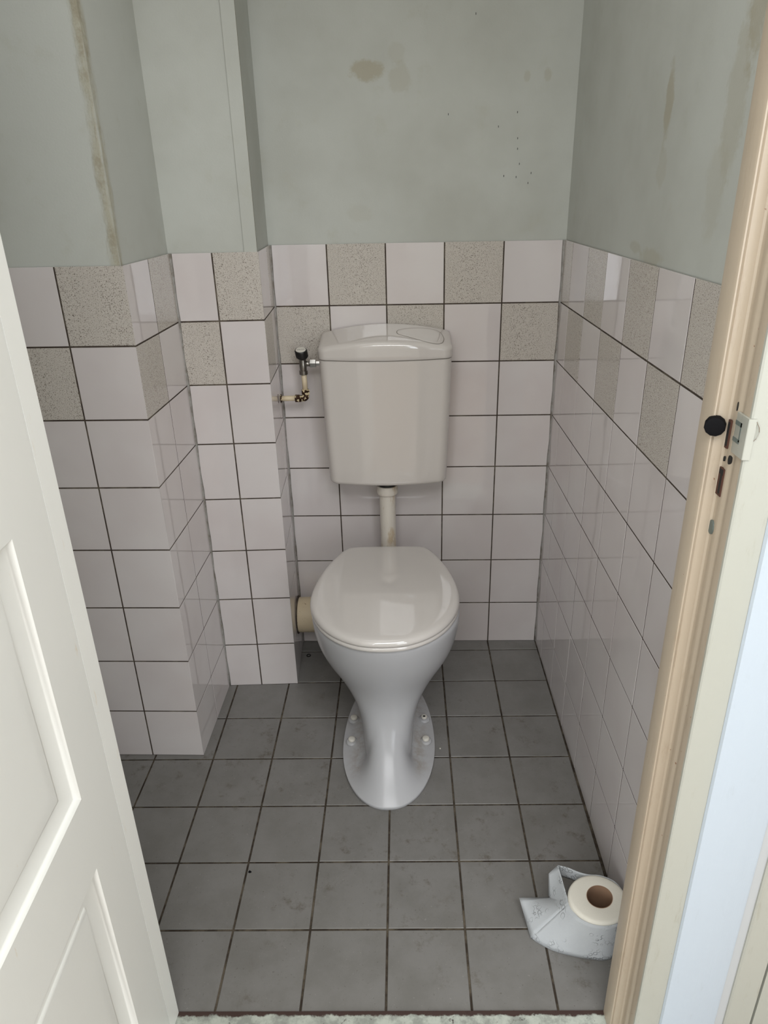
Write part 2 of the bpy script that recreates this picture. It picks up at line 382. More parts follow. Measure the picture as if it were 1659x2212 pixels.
# hall shell; unseen windows split to both sides to keep glare off tiles
bm = bmesh.new(); box(bm, -2.0, -1.9, -3.2, -.46, 0, 2.6)
struct(obj('wall_hall_left', bm, M['ceiling_paint']))
bm = bmesh.new()
for a in ((-1.9, -1.7, 0, 2.6), (1.85, 1.9, 0, 2.6), (-.6, .75, 0, 2.6), (-1.7, -.6, 0, .45), (-1.7, -.6, 2.15, 2.6), (.75, 1.85, 0, .45), (.75, 1.85, 2.15, 2.6)): box(bm, a[0], a[1], -3.2, -3.1, a[2], a[3])
struct(obj('wall_hall_rear', bm, M['ceiling_paint']))
bm = bmesh.new()
for a in ((-1.70, -1.65, .45, 2.15), (-.65, -.60, .45, 2.15), (-1.65, -.65, .45, .5), (-1.65, -.65, 2.1, 2.15), (-1.17, -1.13, .5, 2.1)): box(bm, a[0], a[1], -2.89, -2.84, a[2], a[3])
struct(obj('window_1', bm, M['door_paint']))
bm = bmesh.new()
for a in ((.75, .80, .45, 2.15), (1.80, 1.85, .45, 2.15), (.8, 1.8, .45, .5), (.8, 1.8, 2.1, 2.15), (1.28, 1.32, .5, 2.1)): box(bm, a[0], a[1], -2.89, -2.84, a[2], a[3])
struct(obj('window_2', bm, M['door_paint']))

# ------------------------------------------------------------------ door frame (right jamb), strike plate, bumper
ZJ = 2.06
prof = [(.45, -.459), (.3865, -.459), (.3842, -.4605), (.3838, -.464), (.3842, -.4885), (.3856, -.4915), (.3870, -.4922), (.3885, -.4908), (.3905, -.4902), (.3935, -.4916), (.3975, -.4930), (.4005, -.4928),
        (.4026, -.4945), (.4034, -.4975), (.4026, -.5020), (.4020, -.5070), (.4024, -.5110), (.4040, -.5130), (.4044, -.5170), (.4036, -.5190), (.4032, -.5240), (.4034, -.5320), (.4040, -.5345), (.45, -.5345)]
bm = bmesh.new()
prism(bm, prof, .0035, ZJ)
fr = struct(obj('trim_3', bm, M['frame_beige'], angle=35), 'beige moulded and rebated door jamb on the right of the doorway', 'door frame')
bm = bmesh.new(); prism(bm, [(.4034, -.5338), (.4036, -.5370), (.4055, -.5385), (.4425, -.5390), (.4425, -.5338)], .0035, ZJ)
bevel_all(bm, .0012, 3, 50)
obj('frame_lining', bm, M['frame_cream'], fr, angle=35)['label'] = 'cream painted outer face of the jamb'
# rim lock keep painted over, wrapping the edge of the frame
bm = bmesh.new()
prism(bm, [(.4035, -.5110), (.4012, -.5115), (.4005, -.5130), (.4005, -.5395), (.4012, -.5402), (.4085, -.5405), (.4088, -.5390), (.4035, -.5385)], 1.070, 1.1145)
bevel_all(bm, .0006, 1)
hp = obj('lock_keep', bm, M['frame_cream'], fr, angle=40); hp['label'] = 'cream painted lock keep on the jamb edge'
bm = bmesh.new()
for y0, y1, z0, z1 in ((-.5270, -.5130, 1.1015, 1.1060), (-.5270, -.5252, 1.0850, 1.1060), (-.5270, -.5125, 1.0830, 1.0875)): box(bm, .4000, .4006, y0, y1, z0, z1)
obj('bare_metal_edge', bm, M['lock_grey'], hp)
def slot(name, y0, y1, z0, z1, x0, x1, m_, parent, lab=None):
    bm = bmesh.new(); box(bm, x0, x1, y0, y1, z0, z1); bevel_all(bm, .0004, 1)
    o = obj(name, bm, M[m_], parent)
    if lab: o['label'] = lab
    return o
slot('rusty_keep', -.5020, -.4955, 1.0690, 1.1010, .4008, .4045, 'rust', hp, 'rusty open slot of the keep')
slot('keep_opening', -.5005, -.4970, 1.0720, 1.0985, .4002, .4020, 'dark_gap', hp)
bm = bmesh.new(); tube(bm, [(.4085, -.5405, 1.112), (.4115, -.5412, 1.106), (.4125, -.5412, 1.101), (.4105, -.5412, 1.094), (.4088, -.5400, 1.091)], .0006, 8)
obj('wire_hook', bm, M['bright_chrome'], hp)
sl = slot('bolt_slot', -.5058, -.4942, 1.0130, 1.0455, .4008, .4045, 'rust', fr, 'rusty bolt slot in the jamb')
slot('slot_opening', -.5030, -.4995, 1.0160, 1.0440, .4003, .4020, 'dark_gap', sl)
slot('slot_end', -.5045, -.4955, 1.0385, 1.0445, .4004, .4018, 'dark_gap', sl)
bm = bmesh.new(); lathe(bm, (.4045, -.4965, .9710), (.4010, -.4965, .9710), [(0, .0088), (.0030, .0088), (.0034, .0078)], 24)
for v in bm.verts: v.co.y = -.4965+(v.co.y+.4965)*.75
obj('pin_hole', bm, M['lock_grey'], fr)['label'] = 'grey metal-lined pin hole in the jamb'
for yy, zz_, ry, rz in ((-.4990, 1.0565, .0013, .0030), (-.5110, 1.0595, .0026, .0052), (-.5080, 1.119, .0010, .005)):
    bm = bmesh.new(); lathe(bm, (.4050, yy, zz_), (.4010, yy, zz_), [(0, 1), (.0038, 1)], 12)
    for v in bm.verts: v.co.y = yy+(v.co.y-yy)*ry; v.co.z = zz_+(v.co.z-zz_)*rz
    obj('screw_hole', bm, M['dark_gap'], fr)
# rubber bumper on the stop
bm = bmesh.new(); lathe(bm, (.3900, -.4890, 1.0935), (.3845, -.5005, 1.0935), [(0, .0100), (.002, .0112), (.0095, .0112), (.0115, .0104), (.0122, .0085)], 12)
bp = obj('door_bumper', bm, M['black_rubber'], angle=30); tag(bp, 'round black rubber door bumper fixed to the beige jamb', 'door stop')
# white architrave, strip with its shade painted grey and cream frame of the neighbouring door
bm = bmesh.new(); prism(bm, [(.4425, -.530), (.4415, -.5400), (.4435, -.5435), (.4470, -.5440), (.5240, -.5440), (.5275, -.5425), (.5275, -.530)], .0, 2.3); bevel_all(bm, .001, 2, 40)
struct(obj('trim_4', bm, M['fresh_white'], angle=35), 'freshly painted white architrave right of the doorway', 'trim')
bm = bmesh.new(); prism(bm, [(.5275, -.530), (.5275, -.5385), (.5430, -.5385), (.5430, -.530)], 0, 2.3)
struct(obj('trim_5', bm, M['reveal_shade_grey']), 'narrow strip beside the white architrave, its shade put in as grey paint', 'trim')
bm = bmesh.new(); prism(bm, [(.5430, -.530), (.5430, -.5410), (.5455, -.5430), (.5830, -.5430), (.5845, -.5415), (.5845, -.530)], 0, 2.3); bevel_all(bm, .0008, 2, 50)
box(bm, .5845, .62, -.532, -.525, 0, 2.3)
struct(obj('trim_6', bm, M['frame_cream'], angle=35), 'cream frame of the neighbouring door at the right edge', 'door frame')
bm = bmesh.new(); box(bm, .5875, 1.35, -.5425, -.533, .005, 2.1); bevel_all(bm, .001, 1)
struct(obj('door_2', bm, M['frame_cream']), 'closed cream door beyond the narrow dark gap at the right edge', 'door')
bm = bmesh.new(); box(bm, 1.8, 1.9, -3.2, -.46, 0, 2.6)
struct(obj('wall_hall_right', bm, M['ceiling_paint']))

# ------------------------------------------------------------------ left jamb and open door leaf
bm = bmesh.new(); prism(bm, [(-.42, -.459), (-.3705, -.459), (-.3690, -.4605), (-.3705, -.494), (-.42, -.494)][::-1], .0035, ZJ)
bevel_all(bm, .0012, 2, 60)
struct(obj('trim_7', bm, M['door_paint'], angle=35), 'white painted hinge-side jamb along the open door', 'door frame')
bm = bmesh.new(); box(bm, -.39, .4425, -.535, -.532, ZJ, ZJ+.08)
struct(obj('trim_8', bm, M['frame_cream']))
# leaf: local frame, s along the leaf from the hinge, z up; face normal +x
A = radians(2.3); LO = Vector((-.3705, -.4955, 0)); le = Vector((sin(A), -cos(A), 0)); ln = Vector((cos(A), sin(A), 0))
LW, TH = .80, .040
def LP(s_, z, dp): return LO+le*s_+ln*dp+Vector((0, 0, z))
rc = [(.083, .60, .640, 1.008), (.090, .60, .16, .525), (.083, .60, 1.11, 1.90)]   # panels: s0,s1,z0,z1
bm = bmesh.new()
ss = sorted({0, LW, *[a for r in rc for a in r[:2]]}); zs = sorted({.012, 2.04, *[a for r in rc for a in r[2:]]})
def inpanel(a, b): return any(r[0]-1e-6 <= a <= r[1] and r[2]-1e-6 <= b <= r[3] for r in rc)
for i in range(len(ss)-1):
    for j in range(len(zs)-1):
        if inpanel((ss[i]+ss[i+1])/2, (zs[j]+zs[j+1])/2): continue
        bm.faces.new([bm.verts.new(LP(a, b, 0)) for a, b in ((ss[i], zs[j]), (ss[i], zs[j+1]), (ss[i+1], zs[j+1]), (ss[i+1], zs[j]))])
c8 = [(0, .012), (0, 2.04), (LW, 2.04), (LW, .012)]
for i in range(4):
    a, b = c8[i], c8[(i+1) % 4]
    bm.faces.new([bm.verts.new(p) for p in (LP(*a, 0), LP(*a, -TH), LP(*b, -TH), LP(*b, 0))])
bm.faces.new([bm.verts.new(LP(*a, -TH)) for a in c8[::-1]])
bmesh.ops.remove_doubles(bm, verts=bm.verts, dist=1e-5)
bmesh.ops.recalc_face_normals(bm, faces=bm.faces)
dl = struct(obj('door_1', bm, M['door_paint']), 'white panelled door leaf standing open on the left', 'door')
for r in rc:
    bm = bmesh.new(); lv = [(0, 0), (.0015, -.0012), (.004, -.0062), (.007, -.0072), (.028, -.0112), (.0315, -.0112), (.0345, -.0075), (.038, -.0070), (.055, -.0068)]
    rs = []
    for ins, dp in lv: rs.append([LP(r[0]+ins, r[2]+ins, dp), LP(r[0]+ins, r[3]-ins, dp), LP(r[1]-ins, r[3]-ins, dp), LP(r[1]-ins, r[2]+ins, dp)])
    rings(bm, rs, cap0=False)
    bmesh.ops.recalc_face_normals(bm, faces=bm.faces)
    if bm.faces[0].normal.dot(ln) < 0 and sum(f.normal.dot(ln)*f.calc_area() for f in bm.faces) < 0: bmesh.ops.reverse_faces(bm, faces=bm.faces)
    obj('door_panel', bm, M['door_paint'], dl, angle=50)

# ------------------------------------------------------------------ toilet
TX = -.0045
toi = empty('toilet', (TX, .2, 0)); tag(toi, 'white floor-standing toilet with its lid closed, under the wall cistern', 'toilet')
def lerp_tab(tab, z):
    for a, b in zip(tab, tab[1:]):
        if z <= b[0]:
            t_ = (z-a[0])/(b[0]-a[0]); t_ = max(0, min(1, t_))
            return [x+(y-x)*t_ for x, y in zip(a, b)]
    return list(tab[-1])
def catmull(tab, z):
    n = len(tab)
    for i in range(n-1):
        if z <= tab[i+1][0] or i == n-2:
            p1, p2 = tab[i], tab[i+1]; p0 = tab[max(i-1, 0)]; p3 = tab[min(i+2, n-1)]
            t_ = max(0, min(1, (z-p1[0])/(p2[0]-p1[0]))); out = []
            h = p2[0]-p1[0]
            for k in range(len(p1)):
                m1 = (p2[k]-p0[k])/(p2[0]-p0[0])*h; m2 = (p3[k]-p1[k])/(p3[0]-p1[0])*h
                out.append((2*t_**3-3*t_**2+1)*p1[k]+(t_**3-2*t_**2+t_)*m1+(-2*t_**3+3*t_**2)*p2[k]+(t_**3-t_**2)*m2)
            return out
#        z     yf     yb    w     n
COLT = [(.000, .050, .45, .058, 2.6), (.05, .060, .45, .062, 2.6), (.10, .082, .45, .066, 2.6), (.14, .098, .455, .074, 2.5), (.17, .106, .465, .085, 2.4), (.20, .108, .48, .101, 2.25),
        (.24, .100, .49, .127, 2.05), (.28, .086, .50, .151, 2.05), (.32, .072, .51, .168, 2.05), (.36, .062, .515, .177, 2.05), (.385, .058, .515, .180, 2.05), (.397, .058, .515, .180, 2.05)]
NA = 96
def se(th, w, yf, ybk, yc, n):
    cx_, sy_ = cos(th), sin(th); ex = 2/n
    x = w*math.copysign(abs(cx_)**ex, cx_); ly = (ybk-yc) if sy_ > 0 else (yc-yf)
    return x, yc+ly*math.copysign(abs(sy_)**ex, sy_)
def sec(z):
    zt, yf, ybk, w, n = catmull(COLT, z); yc = .235-.035*max(0, min(1, (.22-z)/.12))
    out = []
    for k in range(NA):
        th = 2*pi*k/NA; x, y = se(th, w, yf, ybk, yc, n)
        fx, fy = se(th, .1195, -.018, .49, .20, 2.12 if sin(th) < 0 else 2.0)
        fr_ = max(0, -sin(th))**3.2                                   # 1 at the very front
        h = .026+.135*fr_; z0 = .010
        g_ = 1 if z <= z0 else max(0, 1-(z-z0)/(h-z0))
        g_ = g_**(1.0+1.3*fr_) if z > z0 else 1
        if z < .004: fx *= .985; fy = .2+(fy-.2)*.985
        out.append((TX+x+(fx-x)*g_, y+(fy-y)*g_, z))
    return out
zl = [0, .001, .004, .008, .010, .0115, .013, .015, .017, .019, .021, .0235, .026, .029, .033, .038, .044, .05, .058, .066, .075, .085, .095, .105, .115, .125, .135, .145, .155, .165, .175, .185, .195, .205, .215, .225, .24, .255, .27, .285, .3, .315, .33, .345, .36, .375, .388, .394]
bm = bmesh.new(); rs = [sec(z) for z in zl]
last = rs[-1]
def scale_ring(r, f, z, cy=.25): return [(TX+(x-TX)*f, cy+(y-cy)*f, z) for x, y, _ in r]
rs += [scale_ring(last, .992, .3985), scale_ring(last, .975, .401), scale_ring(last, .86, .401), scale_ring(last, .80, .39), scale_ring(last, .66, .30), scale_ring(last, .4, .22)]
rings(bm, rs)
# rear spigot for the flush pipe and the horizontal outlet towards the soil pipe
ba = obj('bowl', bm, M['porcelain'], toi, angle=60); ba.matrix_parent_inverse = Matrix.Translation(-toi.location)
def tpart(name, bm, m_, label=None, **k):
    o = obj(name, bm, m_, None, **k); child(o, toi)
    if label: o['label'] = label
    return o
bm = bmesh.new(); tube(bm, [(TX, .48, .355), (TX, .518, .355), (TX, .522, .355)], [.034, .032, .028], 28)
tpart('flush_inlet', bm, M['porcelain'], smooth=True)
bm = bmesh.new(); tube(bm, [(TX-.02, .43, .19), (TX-.05, .50, .175), (TX-.09, .555, .165), (TX-.125, .580, .157), (TX-.180, .590, .153)], [.045, .048, .05, .05, .05], 28)
tpart('outlet', bm, M['porcelain'], smooth=True)
# seat and lid outlines
half = [(0, .047), (.020, .0475), (.040, .050), (.055, .054), (.075, .062), (.092, .072), (.110, .085), (.128, .102), (.145, .124), (.160, .150), (.172, .178), (.180, .208), (.183, .238), (.183, .268), (.1805, .300), (.176, .330), (.169, .362), (.160, .395), (.149, .427), (.137, .456), (.126, .479), (.117, .494), (.109, .5035), (.100, .508), (.090, .509), (.05, .5100), (0, .5105)]
def dens(pts, n):
    seg = [0]
    for a, b in zip(pts, pts[1:]): seg.append(seg[-1]+sqrt((a[0]-b[0])**2+(a[1]-b[1])**2))
    out = []
    for i in range(n):
        s_ = seg[-1]*i/(n-1)
        for j in range(len(seg)-1):
            if s_ <= seg[j+1]+1e-9:
                t_ = (s_-seg[j])/(seg[j+1]-seg[j]); out.append((pts[j][0]+(pts[j+1][0]-pts[j][0])*t_, pts[j][1]+(pts[j+1][1]-pts[j][1])*t_)); break
    return out
hd = dens(half, 60)
for _ in range(2): hd = [hd[0]]+[((a[0]+2*b[0]+c_[0])/4, (a[1]+2*b[1]+c_[1])/4) for a, b, c_ in zip(hd, hd[1:], hd[2:])]+[hd[-1]]
outl = [(x, y) for x, y in hd]+[(-x, y) for x, y in hd[-2:0:-1]]
def oring(ins, z, dz=None):
    r = []
    n = len(outl)
    for i, (x, y) in enumerate(outl):
        a, b = outl[i-1], outl[(i+1) % n]; tx, ty = b[0]-a[0], b[1]-a[1]; l = sqrt(tx*tx+ty*ty) or 1
        nx_, ny_ = -ty/l, tx/l
        px_, py_ = x+nx_*ins, y+ny_*ins
        r.append((TX-.002+px_, py_, z+(dz(px_, py_) if dz else 0)))
    return r
def shrink(f, z): return [(TX-.002+x*f, .25+(y-.25)*f, z) for x, y in outl]
bm = bmesh.new(); rings(bm, [oring(.012, .402), oring(.004, .402), oring(.0015, .4035), oring(.0008, .407), oring(.0018, .4115), oring(.004, .4130), oring(.02, .4130)])
tpart('seat', bm, M['seat_plastic'], angle=60)
bm = bmesh.new()
rr_ = [oring(.010, .4146), oring(.003, .4142), oring(.0006, .4160), oring(0, .4200), oring(.0012, .4240), oring(.004, .4275), oring(.008, .4298), oring(.013, .4312), oring(.02, .4321)]
for f in (.80, .6, .4, .2, .05): rr_.append(shrink(f, .4321+.0030*(1-f/.9)))
rings(bm, rr_)
tpart('lid', bm, M['seat_plastic'], 'glossy closed lid', angle=60)
for sx_ in (-1, 1):
    bm = bmesh.new(); lathe(bm, (TX+sx_*.075-.016, .500, .413), (TX+sx_*.075+.016, .500, .413), [(0, .008), (.001, .009), (.031, .009), (.032, .008)], 20)
    tpart('hinge', bm, M['seat_plastic'], angle=40)
# fixing caps on the foot
for x, y, open_ in ((-.1010, .277, 0), (-.1015, .194, 0), (.0900, .277, 1), (.0920, .1945, 0)):
    zf = .022
    bm = bmesh.new(); lathe(bm, (x, y, zf-.006), (x, y, 1), [(0, .0155), (.0035, .0145), (.0050, .0125), (.0056, .0100)], 28)
    bs_ = tpart('bolt_seat', bm, M['porcelain'], angle=60)
    bm = bmesh.new()
    if not open_:
        lathe(bm, (x, y, zf+.0005), (x, y, 1), [(0, .0092), (.0038, .0092), (.0052, .0086), (.0060, .0066), (.0063, .003)], 28)
        tpart('bolt_cap', bm, M['cap_white'], 'round off-white fixing cap', angle=60)
    else:
        lathe(bm, (x, y, zf+.0005), (x, y, 1), [(0, .0078), (.0045, .0074), (.005, .0066), (.0050, .0040), (.001, .0038)], 28)
        tpart('bolt_sleeve', bm, M['cap_white'], 'uncapped fixing sleeve', angle=60)
        bm = bmesh.new(); lathe(bm, (x, y, zf+.001), (x, y, 1), [(0, .0039), (.0032, .0039)], 20)
        tpart('bolt_hole', bm, M['dark_gap'])

# ------------------------------------------------------------------ cistern
CX = .0005
cis = empty('cistern', (CX, .655, .61)); tag(cis, 'off-white plastic wall cistern hanging above the toilet', 'cistern')
def cpart(name, bm, m_, label=None, parent=None, **k):
    o = obj(name, bm, m_, None, **k)
    if parent is None: child(o, cis)
    else:
        o.parent = parent; o.matrix_parent_inverse = parent.matrix_parent_inverse.copy() if False else Matrix.Translation(-cis.location)
    if label: o['label'] = label
    return o
YBK = .661
def plan(w, yf, z, ins=0, fillet=.030):
    """flat back, sides, rounded front corners, bulging front; ccw from back left"""
    w -= ins; yf += ins; pts = [(-w, YBK-ins)]
    r = max(fillet-ins*.5, .006); bul = .016
    ycorner = yf+bul
    nside = 7
    for i in range(1, nside): pts.append((-w, YBK-ins+(ycorner+r-YBK+ins)*i/nside))
    for i in range(9):
        a = pi+pi/2*i/8; pts.append((-w+r+r*cos(a), ycorner+r+r*sin(a)))
    nf = 25; x0 = -w+r
    for i in range(1, nf):
        x = x0+2*(w-r)*i/nf; pts.append((x, ycorner-bul*(1-(x/(w-r))**2)))
    for i in range(9):
        a = 3*pi/2+pi/2*i/8; pts.append((w-r+r*cos(a), ycorner+r+r*sin(a)))
    for i in range(nside-1, -1, -1): pts.append((w, YBK-ins+(ycorner+r-YBK+ins)*i/nside))
    for i in range(1, 8): pts.append((w-2*w*i/8, YBK-ins))
    return [(CX+x, y, z(x, y) if callable(z) else z) for x, y in pts]
def bw(z): t_ = max(0, (z-.602)/.342); return .1600+.0105*t_**.9, .522-.006*t_
bm = bmesh.new(); rs = []
for z, ins in ((.6005, .016), (.6010, .010), (.6035, .004), (.6080, .001)):
    w, yf = bw(.608); rs.append(plan(w, yf, z, ins))
for z in (.614, .66, .70, .74, .78, .82, .86, .90, .93, .9425): w, yf = bw(z); rs.append(plan(w, yf, z))
w, yf = bw(.9425); rs.append(plan(w, yf, .9437, .0012)); rs.append(plan(w, yf, .9437, .006))
rings(bm, rs); cpart('tank', bm, M['cistern_plastic'], angle=45)
bm = bmesh.new(); rings(bm, [plan(w, yf, .9430, .0022), plan(w, yf, .9470, .0022)]); cpart('lid_joint', bm, M['cistern_seam'])
LWD, LYF = .1722, .5145
def ztop(x, y): return .9925+(y-.52)*.175-.0185*(x/.155)**2
def ze(k): return lambda x, y: .9460+(ztop(x, y)-.9460)*k
bm = bmesh.new(); rs = [plan(LWD, LYF, .9460, .004), plan(LWD, LYF, .9460, .0008), plan(LWD, LYF, .9470, 0)]
rs += [plan(LWD, LYF, lambda x, y, k=k: .947+(ztop(x, y)-.010-.947)*k, 0) for k in (.3, .6, .85, 1)]
for ins, dz in ((.0006, -.0070), (.0022, -.0042), (.0048, -.0020), (.0080, -.0006), (.012, 0)): rs.append(plan(LWD, LYF, lambda x, y, dz=dz: ztop(x, y)+dz, ins))
base = plan(LWD, LYF, 0, .012)
for f in (.85, .7, .55, .4, .25, .12, .02):
    rs.append([(CX+(x-CX)*f, .592+(y-.592)*f, ztop((x-CX)*f, .592+(y-.592)*f)) for x, y, _ in base])
rings(bm, rs); cl = cpart('tank_lid', bm, M['cistern_plastic'], angle=45)
# flush button, inset in the lid: outline from its corners, draped on the crowned top
bt = [(.0307, .5890), (.0360, .6045), (.0524, .6160), (.0724, .6254), (.1020, .6345), (.1300, .6350), (.1440, .6230), (.1500, .6000), (.1515, .5770), (.1470, .5535), (.1365, .5390), (.1200, .5350), (.1000, .5390), (.0712, .5530), (.0430, .5680), (.0335, .5760)]
def closed_spline(p, k=6):
    n = len(p); out = []
    for i in range(n):
        a, b, c_, e_ = p[i-1], p[i], p[(i+1) % n], p[(i+2) % n]
        for j in range(k):
            t_ = j/k; out.append(tuple(.5*(2*b[q]+(c_[q]-a[q])*t_+(2*a[q]-5*b[q]+4*c_[q]-e_[q])*t_*t_+(3*b[q]-a[q]-3*c_[q]+e_[q])*t_**3) for q in (0, 1)))
    return out
bo = closed_spline(bt); bcx = sum(p[0] for p in bo)/len(bo); bcy = sum(p[1] for p in bo)/len(bo)
def bring(f, dz, off=0):
    r = []
    for x, y in bo:
        dx_, dy_ = x-bcx, y-bcy; l = sqrt(dx_*dx_+dy_*dy_); k = (l*f+off)/l
        X, Y = bcx+dx_*k, bcy+dy_*k; r.append((X, Y, ztop(X-CX, Y)+dz))
    return r
bm = bmesh.new(); rings(bm, [bring(1, .0002, -.0006), bring(1, .0003, .0006), bring(1, .0003, .0007)], cap0=False, cap1=False)
vs = rings(bm, [bring(1, .00035, .0007), bring(1, .00035, -.0008)], False, False)
cpart('button_gap', bm, M['cistern_seam'])
bm = bmesh.new(); rings(bm, [bring(1, -.0005, -.0009), bring(1, .0006, -.0009), bring(1, .0012, -.0020), bring(.8, .0010), bring(.6, .0008), bring(.4, .0006), bring(.2, .0005), bring(.03, .0005)])
bmesh.ops.recalc_face_normals(bm, faces=bm.faces)
cpart('flush_button', bm, M['cistern_plastic'], 'rounded triangular push button on the lid', angle=50)

# ------------------------------------------------------------------ flush pipe
PY = .588; PXX = -.0035
fp = empty('flush_pipe', (PXX, PY, .36)); tag(fp, 'off-white stained flush pipe between cistern and toilet bowl', 'pipe')
bm = bmesh.new(); pth = [(PXX, PY, .575), (PXX, PY, .50), (PXX, PY, .42)]+[tuple(p) for p in arc((PXX, PY-.03, .385), (PXX, PY, .385), (PXX, PY-.03, .355), 8)]+[(PXX, .545, .355)]
tube(bm, pth, .0225, 32); child(obj('pipe', bm, M['flush_pipe_plastic'], smooth=False, angle=60), fp)
bm = bmesh.new(); lathe(bm, (PXX, PY, .5545), (PXX, PY, 1), [(0, .024), (.001, .0285), (.004, .0300), (.022, .0300), (.0265, .0292), (.027, .0225)], 36)
child(obj('collar_nut', bm, M['flush_pipe_plastic'], angle=50), fp)
bm = bmesh.new(); lathe(bm, (PXX, PY, .575), (PXX, PY, 1), [(0, .0250), (.0265, .0250)], 32)
o = child(obj('outlet_spigot', bm, M['black_plastic'], angle=50), fp); o['label'] = 'black outlet above the collar'
bm = bmesh.new(); lathe(bm, (PXX, .5575, .355), (PXX, .5, .355), [(0, .026), (.001, .031), (.016, .033), (.030, .0375), (.034, .0375)], 36)
child(obj('rubber_cone', bm, M['flush_pipe_plastic'], angle=50), fp)

# ------------------------------------------------------------------ soil pipe
sp = empty('soil_pipe', (-.283, .592, .152)); tag(sp, 'thick cream soil pipe coming out of the casing behind the toilet', 'pipe')
bm = bmesh.new(); lathe(bm, (-.290, .592, .152), (0, .592, .152), [(0, .052), (.006, .0535), (.058, .0535), (.060, .058), (.096, .058), (.098, .056), (.098, .051)], 48)
child(obj('pipe', bm, M['old_cream_pipe'], angle=50), sp)
bm = bmesh.new(); lathe(bm, (-.2865, .592, .152), (0, .592, .152), [(0, .0585), (.0035, .0575), (.005, .0535)], 40)
o = child(obj('wall_joint', bm, M['grout'], angle=60), sp); o['label'] = 'dark ragged joint where the pipe enters the tiles'

# ------------------------------------------------------------------ water supply with angle valve
VY = .6085
ws = empty('water_valve', (-.2215, VY, .828)); tag(ws, 'chrome angle valve with black knob on cream pipe, left of the cistern', 'valve')
def wpart(name, bm, m_, label=None, **k):
    o = child(obj(name, bm, m_, **k), ws)
    if label: o['label'] = label
    return o
XV = -.2175; ZH = .8278
bm = bmesh.new(); tube(bm, [(-.290, VY, ZH), (-.245, VY, ZH+.0005)], .0072, 20); wpart('horizontal_pipe', bm, M['old_cream_pipe'], smooth=True)
bm = bmesh.new(); lathe(bm, (-.2850, VY, ZH), (0, VY, ZH), [(0, .0125), (.0012, .0125), (.003, .0095), (.0035, .0072)], 24); wpart('wall_rosette', bm, M['tarnished_brass'], angle=40)
bm = bmesh.new(); lathe(bm, (-.2465, VY, ZH), (0, VY, ZH), [(0, .0085), (.001, .0115), (.0150, .0115), (.016, .0085)], 6); wpart('compression_nut', bm, M['tarnished_brass'])
bm = bmesh.new(); tube(bm, [(-.232, VY, ZH), (-.2235, VY, ZH)]+[tuple(p) for p in arc((-.2235, VY, ZH+.0065), (-.2235, VY, ZH), (XV+.0005, VY, ZH+.0065), 6)][1:]+[(XV, VY, ZH+.012)], .0088, 20); wpart('elbow', bm, M['tarnished_brass'], smooth=True)
bm = bmesh.new(); lathe(bm, (XV, VY, ZH+.0105), (XV, VY, 2), [(0, .0085), (.001, .0115), (.0130, .0115), (.014, .0085)], 6); wpart('compression_nut', bm, M['tarnished_brass'])
bm = bmesh.new(); tube(bm, [(XV, VY, ZH+.020), (XV-.001, VY, .903)], .0072, 20); wpart('vertical_pipe', bm, M['old_cream_pipe'], smooth=True)
XT = XV-.0015
bm = bmesh.new(); lathe(bm, (XT, VY, .8925), (XT, VY, 2), [(0, .0095), (.001, .0112), (.011, .0112), (.012, .0088), (.026, .0098), (.028, .0094), (.042, .0092), (.043, .0082)], 24); wpart('valve_body', bm, M['dull_chrome'], angle=35)
bm = bmesh.new(); tube(bm, [(XT, VY, .9215), (XT+.022, VY, .9215)], .0070, 20); wpart('valve_outlet', bm, M['dull_chrome'], smooth=True)
bm = bmesh.new(); lathe(bm, (XT+.0185, VY, .9215), (1, VY, .9215), [(0, .0095), (.001, .0115), (.0155, .0115), (.0165, .0095), (.0168, .0065), (.030, .0065)], 6); wpart('hex_nut', bm, M['bright_chrome'], 'bright chrome hexagon nut')
bm = bmesh.new()
n_ = 36; KZ = .9350
rs = []
for h, r in ((0, .0095), (.001, .0108), (.0058, .0155), (.008, .0161), (.0235, .0165), (.0255, .0155), (.0262, .0135)):
    rs.append([(XT+(r*(1+(.035 if (k % 3) == 0 and .002 < h < .022 else 0)))*cos(2*pi*k/n_)-.002*h/.026, VY+(r*(1+(.035 if (k % 3) == 0 and .002 < h < .022 else 0)))*sin(2*pi*k/n_), KZ+h) for k in range(n_)])
rings(bm, rs); kn = wpart('valve_knob', bm, M['black_plastic'], 'black valve knob with light printed cap', angle=50)
bm = bmesh.new(); lathe(bm, (XT-.002, VY, .9608), (XT-.002, VY, 2), [(0, .0135), (.0009, .0132), (.0013, .0120)], 32)
def gpart(name, bm, m_, **k):
    o = obj(name, bm, m_, **k); o.parent = kn; o.matrix_parent_inverse = (kn.matrix_parent_inverse.inverted() @ Matrix.Identity(4)) if False else Matrix.Identity(4); return o
gpart('printed_cap', bm, M['cap_white'])
# text mark printed on the cap
def text_mesh(name, body, size, m_, loc, rot, parent):
    cu = bpy.data.curves.new(name, 'FONT'); cu.body = body; cu.size = size; cu.align_x = 'CENTER'; cu.align_y = 'CENTER'; cu.extrude = .0001
    o = bpy.data.objects.new(name, cu); COL.objects.link(o)
    dg = bpy.context.evaluated_depsgraph_get(); me = bpy.data.meshes.new_from_object(o.evaluated_get(dg)); bpy.data.objects.remove(o)
    me.transform(Matrix.Translation(loc) @ Matrix.Rotation(rot, 4, 'Z')); me.materials.append(m_)
    o = bpy.data.objects.new(name, me); COL.objects.link(o); o.parent = parent; return o
text_mesh('cap_lettering', 'VSHW', .0078, M['print_grey'], (XT-.002, VY, .96215), radians(-188+180+14), kn)

